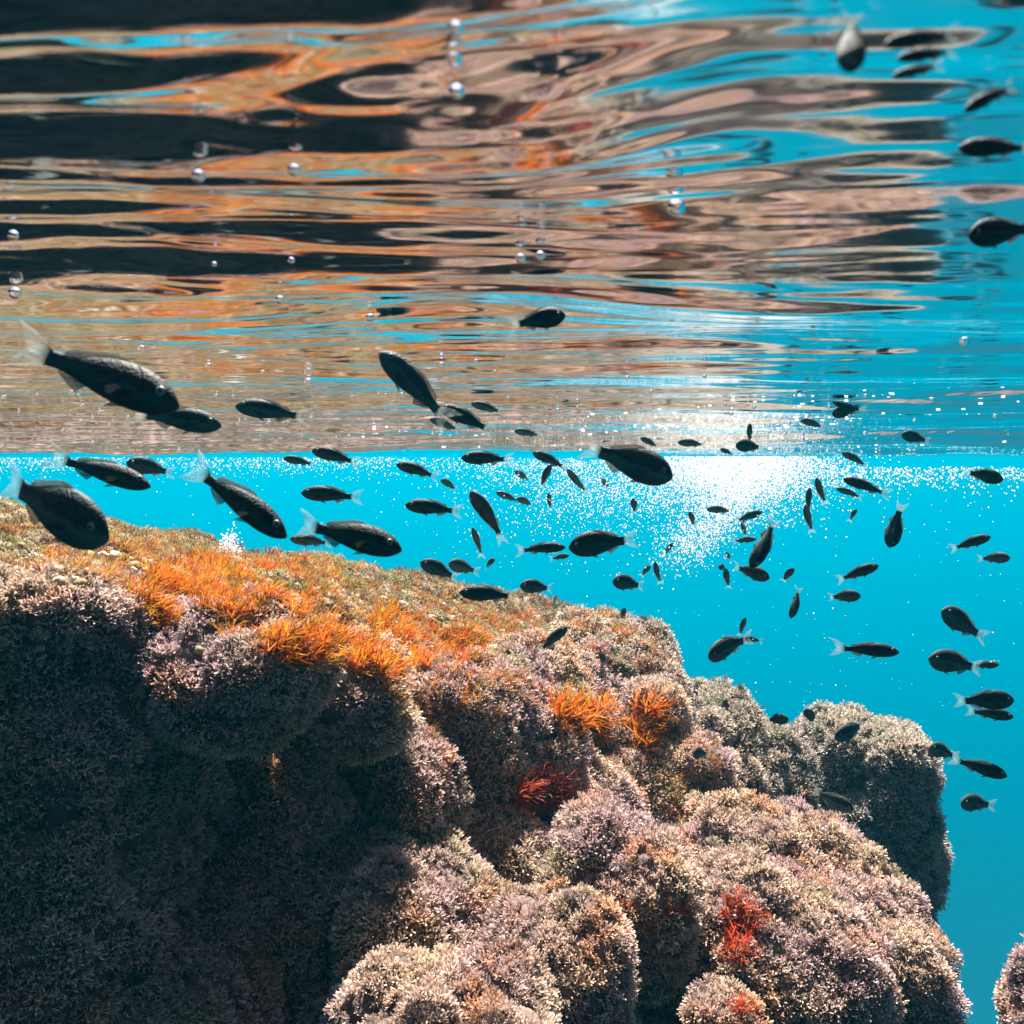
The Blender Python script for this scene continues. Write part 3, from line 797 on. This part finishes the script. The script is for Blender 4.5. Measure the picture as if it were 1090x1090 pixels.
FISHES = [
 (107, 401, 200, -20, 6, 'd', 'largest black fish, nose down to the right, over the rippled reflection at upper left', .09, 12),
 (188, 446, 104, -8, 0, 'g', 'grey green fish half hidden under the nose of the largest black fish'),
 (52, 540, 172, -24, 15, 'Dg', 'big deep bodied fish at the left edge, its tail cut off by the frame', .09),
 (107, 502, 120, -16, 0, 'd', 'slender black fish just below the water line, heading right, above the big left edge fish', .08, 15),
 (160, 498, 42, 165, 35, 'D', 'stubby blue tinted fish touching the nose of the slender black fish at far left'),
 (250, 531, 150, -35, 5, 'd', 'long black fish diving steeply to the right with a pale tail at the water line', .085, 10),
 (370, 570, 130, -14, 5, 'd', 'big black fish heading right just above the reef crest, left of centre', .085, 10),
 (332, 576, 44, 172, 20, 'g', 'small bluish fish between the two big black fish above the reef crest'),
 (290, 438, 84, 171, 5, 'g', 'dark green fish heading left under the ripples, left of the bent teal fish'),
 (443, 413, 116, 134, 5, '+g', 'bent teal fish climbing to the upper left beneath the water surface', .085),
 (497, 446, 70, 155, 0, 'd', 'dark fish crossing behind the tail of the bent teal fish'),
 (474, 452, 34, 160, 20, 'g', 'small fish tucked below the tail of the bent teal fish'),
 (519, 434, 36, 165, 10, 'g', 'small fish under the ripples to the right of the bent teal fish'),
 (562, 461, 30, 170, 10, 'g', 'little fish under the ripples, left of the big tail high fish'),
 (358, 486, 54, 165, 0, 'd', 'black fish right at the water line heading left, left of centre'),
 (319, 491, 34, 168, 10, 'd', 'small fish at the water line left of a larger black one'),
 (353, 527, 70, 175, 0, 'd', 'black fish heading left in clear blue water above the big crest fish'),
 (445, 501, 48, 163, 0, 'd', 'dark fish with raised fin just below the water line, left of centre'),
 (479, 516, 22, 150, 45, 'g', 'tiny fish trailing behind the dark fish with raised fin'),
 (462, 541, 62, 173, 0, 'd', 'dark level fish with small raised back fin, heading left in mid water'),
 (519, 488, 56, 178, 5, 'd', 'dark fish brushing the water line at the left of the bubble haze'),
 (521, 549, 66, 127, 15, 'Dg', 'deep bodied fish rising to upper left, wide pale tail, centre of the school'),
 (509, 577, 34, 110, 30, 'g', 'narrow fish pointing up, right under the rising deep bodied fish'),
 (520, 600, 19, 40, 55, 'd', 'tiny round fish below the narrow upward pointing fish'),
 (468, 607, 44, 155, 15, 'D', 'oval dark fish just over the reef crest with another fish at its tail'),
 (493, 604, 32, 160, 40, 'Dg', 'grey fish at the tail of the oval dark fish over the crest'),
 (521, 633, 64, 175, 0, 'd', 'dark fish skimming the reef crest, heading left, middle of the view'),
 (572, 625, 38, 172, 25, 'D', 'plump dark fish above the crest, behind the crest skimming fish'),
 (541, 529, 28, 158, 10, 'g', 'small green fish with a second smaller one at its tail, in the bubble haze'),
 (560, 534, 22, 160, 45, 'g', 'smaller fish at the tail of the small green fish in the bubble haze'),
 (557, 507, 22, 150, 40, 'g', 'tiny teal fish in the bubble haze left of a nose down pair'),
 (586, 490, 42, 155, 0, 'd', 'dark fish at the water line sloping down right, left of the big tail high fish'),
 (580, 508, 30, 65, 35, 'd', 'dark upright fish hanging just under the sloping water line fish'),
 (615, 513, 36, 130, 5, 'g', 'green fish angled up left, below the tail of the big tail high fish'),
 (645, 515, 18, 140, 40, 'g', 'tiny fish directly under the belly of the big tail high fish'),
 (585, 534, 20, 95, 40, 'd', 'tiny upright fish in the bubble haze under the dark upright fish'),
 (675, 539, 18, 100, 55, 'd', 'tiny round fish in bubble haze below the big tail high fish'),
 (737, 552, 18, 120, 55, 'd', 'tiny round fish at the left edge of the white bubble cloud'),
 (668, 491, 108, -20, 8, 'Dg', 'big tail high fish heading down right across the water line at centre', .085),
 (642, 578, 80, 187, 5, 'D', 'sharp striped looking fish with raised back fin and forked tail, centre of the school', .085),
 (575, 584, 54, 4, 0, 'd', 'dark torpedo shaped fish heading right toward the forked tail fish'),
 (596, 593, 20, 15, 45, 'd', 'tiny fish just below the nose of the dark torpedo shaped fish'),
 (669, 621, 38, 168, 35, 'D', 'deep bodied fish turning left beneath the forked tail fish'),
 (687, 608, 16, 60, 55, 'd', 'tiny oval fish between a deep bodied fish and an upright one'),
 (700, 611, 28, 105, 20, 'd', 'upright dark fish below the lower tip of the bubble cloud'),
 (711, 585, 18, 60, 40, 'd', 'tiny slanting fish touching the lower tip of the bubble cloud'),
 (662, 657, 24, 80, 40, 'd', 'dark upright fish just above the right end of the reef crest'),
 (692, 471, 24, 155, 15, 'g', 'teal fish under the ripples above the big tail high fish'),
 (737, 472, 32, 175, 5, 'g', 'dark level fish under the ripples left of a stacked pair'),
 (774, 481, 18, 160, 25, 'g', 'tiny fish left of the stacked pair near the water line'),
 (798, 475, 34, 178, 25, 'D', 'lower fish of the stacked pair above the white bubble cloud'),
 (798, 462, 22, 100, 40, 'd', 'upper upright fish of the stacked pair above the white bubble cloud'),
 (791, 437, 20, 165, 40, 'g', 'faint small fish among the ripples above the stacked pair'),
 (866, 451, 30, 165, 10, 'g', 'faint teal fish among the ripples left of a curled fish'),
 (901, 437, 36, 195, 20, 'D+', 'curled dark fish among the ripples at right'),
 (911, 489, 36, 155, 10, 'g', 'teal fish at the water line just above two slanting black fish'),
 (975, 466, 34, 168, 10, 'D', 'plump black fish among glints under the surface at right'),
 (1046, 506, 40, -14, 15, 'D', 'black fish heading right just under the water line near the right edge'),
 (767, 543, 30, 175, 5, 'g', 'teal fish inside the white bubble cloud'),
 (796, 550, 30, 22, 15, 'd', 'dark fish pointing up right at the lower edge of the bubble cloud'),
 (792, 563, 22, 110, 30, 'g', 'short upright fish stacked on a round one under the bubble cloud'),
 (792, 575, 22, 10, 45, 'd', 'round dark fish under the short upright one below the bubble cloud'),
 (814, 577, 64, 240, 10, 'd', 'large black fish diving steeply to the lower left below the bubble cloud'),
 (799, 609, 38, -18, 25, 'D', 'dark plump fish at the nose of the steep diving black fish'),
 (775, 593, 14, 120, 55, 'd', 'top fish of a tight cluster of three left of the diving black fish'),
 (770, 604, 16, 170, 55, 'd', 'middle fish of a tight cluster of three left of the diving black fish'),
 (774, 616, 24, 105, 30, 'd', 'bottom fish of a tight cluster of three left of the diving black fish'),
 (838, 613, 20, 70, 50, 'd', 'small lone oval fish right of the plump fish below the bubble cloud'),
 (874, 524, 34, 113, 15, 'g', 'right hand fish of three upright fish right of the bubble cloud'),
 (861, 533, 28, 95, 25, 'd', 'upper left fish of three upright fish right of the bubble cloud'),
 (861, 553, 34, 110, 20, 'g', 'lowest fish of three upright fish right of the bubble cloud'),
 (922, 518, 52, 160, 0, 'd', 'longer upper one of two parallel slanting black fish at right'),
 (905, 525, 32, 160, 0, 'g', 'shorter lower one of two parallel slanting fish at right'),
 (908, 548, 13, 90, 60, 'd', 'tiny dot like fish below the two parallel slanting fish'),
 (952, 560, 48, 252, 15, 'D-', 'black fish pointing down with its tail flicked to the upper right'),
 (1033, 578, 42, 20, 10, 'd', 'black fish pointing up right near the right edge, tail curved down'),
 (1058, 594, 24, 5, 45, 'Dg', 'tiny striped fish near the right edge beneath an up pointing black fish'),
 (913, 610, 46, 22, 5, 'd', 'black fish pointing up right in open water above a smaller turning fish'),
 (898, 635, 30, 8, 35, 'D', 'smaller turning fish with pale tail below an up pointing black fish'),
 (847, 641, 36, 250, 10, 'd', 'black fish pointing straight down in open water over the skyline dip'),
 (775, 688, 54, 200, 35, 'Dg', 'big headed fish turning to the viewer, small fish at its tail'),
 (790, 668, 24, 80, 25, 'd', 'small upright fish perched on the back of the big headed turning fish'),
 (801, 681, 24, 172, 10, 'd', 'small level fish at the tail of the big headed turning fish'),
 (922, 692, 76, -3, 0, 'd', 'long level black fish heading right with a pale tail in open water', .08),
 (1024, 664, 62, 148, 20, 'Dg', 'deep bodied grey fish with a clear eye and pale tail, upper of two at right', .08),
 (1017, 706, 66, 168, 15, 'Dg', 'deep bodied grey fish with a clear eye, lower of two at right', .08),
 (1048, 708, 20, 20, 55, 'd', 'tiny round fish behind the tail of the lower grey fish at right'),
 (1048, 746, 58, 4, 10, 'D', 'upper one of two overlapping black fish at the right edge', .08),
 (1054, 760, 48, -6, 5, 'd', 'lower one of two overlapping black fish at the right edge', .08),
 (1003, 800, 40, 158, 30, 'Dg', 'pale small fish turning away at the right edge of the far boulder'),
 (1042, 817, 60, -16, 5, 'd', 'black fish heading down right beside the far boulder, pale tail', .08),
 (1039, 855, 46, 168, 30, 'Dg', 'lowest deep bodied grey fish right of the far boulder, eye visible', .08),
 (908, 778, 48, 190, 25, 'Dg-', 'pale mottled fish in front of the crown of the far boulder'),
 (886, 852, 42, -20, 25, 'Dg', 'small pale tailed fish in front of the shaded face of the far boulder'),
 (862, 764, 26, 110, 45, 'D', 'dark upright fish at the top left of the far boulder'),
 (826, 766, 22, 20, 50, 'D', 'black round fish on the skyline left of the far boulder'),
 (745, 802, 22, 160, 55, 'D', 'black round fish in front of the low pale boulder'),
 (736, 741, 17, 60, 55, 'd', 'lone small fish in blue water over the dip of the skyline'),
 (588, 681, 42, 42, 5, 'd', 'black fish pointing up right in front of the reef crest'),
 (642, 703, 20, 100, 50, 'd', 'small black fish in front of the right end of the reef crest'),
 (572, 341, 60, 10, 10, 'D', 'black fish pressed up under the rippled reflection above centre'),
 (1066, 247, 88, 190, 15, 'D', 'large black fish high at the right edge, its tail cut by the frame', .06),
 (1060, 158, 86, 178, 0, 'd', 'dark headed fish just under the surface at the upper right edge', .05),
 (1055, 103, 66, 207, 0, 'd', 'thin black fish with lifted tail near the upper right corner', .04),
 (981, 41, 88, 188, 0, 'd', 'longest upper one of three thin dark fish standing in for reflections at top right', .04),  # this and the next two: solid fish added in place of mirrored ones
 (987, 58, 70, 187, 0, 'd', 'middle one of three thin dark fish standing in for reflections at top right', .035),
 (976, 76, 54, 190, 0, 'g', 'palest lowest one of three thin fish standing in for reflections at top right', .03),
 (906, 45, 86, 260, 20, 'Dg', 'blurred upright fish with pale flank hanging at the top edge, right of centre', .035),  # distorted mirror image built as a solid fish
 (1080, 1014, 17, 100, 50, 'd', 'tiny dark fish above the rock in the bottom right corner'),
]
for q in FISHES: fish(*q)

# ------------------------------------------------------------------ bubbles
bub_v, bub_f = ico(4)
BUB = mesh_np('bubble', bub_v, bub_f); BUB.materials.append(M_BUB)
small_v, small_f = ico(2)
BUBS = mesh_np('bubble', small_v, small_f); BUBS.materials.append(M_BUB)

def bubble(px, py, dpx, label, group, me=BUB, depth=None):
    d = ray(px, py)
    D = surf_D(d, 0.005)
    if depth: D = depth
    c = at(px, py, D)
    r = 0.78 * dpx * D / FPX / 2
    o = link('bubble', me); c[2] = min(c[2], surf_z(c) - r * 1.15); o.location = c; o.scale = (r, r, r * 0.9)
    return tag(o, label, 'bubble', group)
G1 = 'larger bubbles under the water surface'
for px, py, d, lb in [
 (211, 187, 19, 'bright blue bubble under the dark reflection at upper left, left one of two'),
 (313, 181, 19, 'bright blue bubble under the dark reflection at upper left, right one of two'),
 (485, 30, 22, 'topmost dark bubble near the top edge left of centre'),
 (486, 97, 22, 'dark bubble below the topmost bubble, left of centre'),
 (720, 221, 25, 'largest shining bubble, alone under the brown reflection right of centre'),
 (554, 275, 15, 'left bubble of the pair side by side above centre'),
 (575, 272, 14, 'right bubble of the pair side by side above centre'),
 (16, 312, 18, 'blue glinting bubble at the left edge'),
 (14, 250, 15, 'dim bubble at the left edge above the blue glinting one'),
 (298, 319, 13, 'bright bubble in the dark band, left of another bright bubble'),
 (394, 338, 13, 'bright bubble at the right end of the dark band'),
 (310, 277, 10, 'tiny glint bubble just above the dark reflected band, right one of two'),
 (228, 281, 8, 'tiny glint bubble just above the dark reflected band, left one of two'),
 (151, 371, 11, 'bubble just above the back of the largest black fish'),
 (222, 389, 9, 'bubble right of the back of the largest black fish'),
 (328, 405, 12, 'bubble under the ripples left of the bent teal fish'),
 (470, 388, 8, 'bubble above the bent teal fish on its right'),
 (1027, 362, 14, 'bright bubble alone under the blue surface at right'),
]:
    bubble(px, py, d, lb, G1)
G2 = 'tiny bubbles under the rippled surface'
for k in range(150):
    if k < 95: px, py, d = rng.uniform(0, 700), 484 - abs(rng.normal()) * 42 - 8, rng.uniform(3, 7)
    else: px, py, d = rng.uniform(640, 1085), 486 - abs(rng.normal()) * 34 - 8, rng.uniform(3, 7)
    bubble(px, max(py, 345), d, 'tiny round bubble just under the rippled water surface above the water line', G2, BUBS)

def froth(name, pts, rad, label, squash=1.0):
    v0, f0 = ICO1 if squash == 1 else ico(2)
    n = len(pts)
    sc = rad[:, None] * np.array([1.0 if squash == 1 else 1.7, 1, squash])
    V = (v0[None] * sc[:, None, :] + pts[:, None, :]).reshape(-1, 3)
    F = (f0[None] + (np.arange(n) * len(v0))[:, None, None]).reshape(-1, 3)
    tag(link(name, mesh_np(name, V, F), M_FROTH), label, 'bubbles', kind='stuff')

def cloud():
    P, R = [], []
    def add(px, py, D, r):
        p = at(px, py, D); top = -0.012 - r - 0.088 * math.exp(-((p[1] - 3.7 - 0.12 * p[0]) / 0.95) ** 2)
        if p[2] < top: P.append(p); R.append(r)
    for k in range(12000):      # main plume, densest at the water line
        px = 785 + rng.normal() * 52; py = 486 + abs(rng.normal() + 0.2) * 26
        add(px, py, rng.uniform(2.6, 4.8), rng.uniform(0.0008, 0.003))
    for k in range(5200):      # slanting tail to the lower left
        t = rng.random() ** 0.8; px = 800 - 85 * t + rng.normal() * 17; py = 515 + 80 * t + rng.normal() * 12
        if rng.random() < 1 - 0.75 * t: add(px, py, rng.uniform(2.6, 4.8), rng.uniform(0.0008, 0.003))
    for k in range(4200):      # thin haze of bubbles to the left
        add(640 + rng.normal() * 75, 490 + abs(rng.normal()) * 38, rng.uniform(2.6, 4.8), rng.uniform(0.0008, 0.0026))
    for k in range(2600):      # bright strip all along the water line
        add(rng.uniform(-60, 620), 487 + abs(rng.normal()) * 9, rng.uniform(4, 8), rng.uniform(0.001, 0.004))
    for k in range(900):
        add(rng.uniform(880, 1120), 497 + abs(rng.normal()) * 12, rng.uniform(4, 7), rng.uniform(0.002, 0.005))
    for k in range(500):       # drifting specks
        add(rng.uniform(0, 1090), rng.uniform(495, 760), rng.uniform(2.0, 5), rng.uniform(0.0008, 0.0018))
    froth('bubble_cloud', np.array(P), np.array(R), 'white cloud of fine bubbles below the water line at right of centre')
cloud()
def foam():  # white flecks stand in for surface glints as well as foam
    P, R = [], []
    for k in range(1500):
        px = rng.uniform(620, 1110) if k % 4 else rng.uniform(380, 640); py = 487 - abs(rng.normal()) * (26 if px > 700 else 12) - 2
        d = ray(px, py)
        if d[2] < 0.012: continue
        D = surf_D(d, 0.004)
        if D > 4: continue
        p = at(px, py, D)
        if perlin(np.array([[p[0] * 1.6, p[1] * 0.7, 4.4]]))[0] < 0.0: continue
        r = rng.uniform(0.4, 1.5) * D / FPX
        p[2] = surf_z(p) - r * 0.35
        P.append(p); R.append(r)
    froth('foam_glints', np.array(P), np.array(R), 'white flecks for foam and painted glints under the surface at right', 0.35)
foam()
def splash():
    P, R = [], []
    for k in range(260):
        p = at(245 + rng.normal() * 5, 590 - abs(rng.normal()) * 12, 2.3 + rng.normal() * 0.02); P.append(p); R.append(rng.uniform(0.001, 0.003))
    froth('bubble_stream', np.array(P), np.array(R), 'small white puff of bubbles rising from the left reef top')
splash()
bpy.context.view_layer.update()
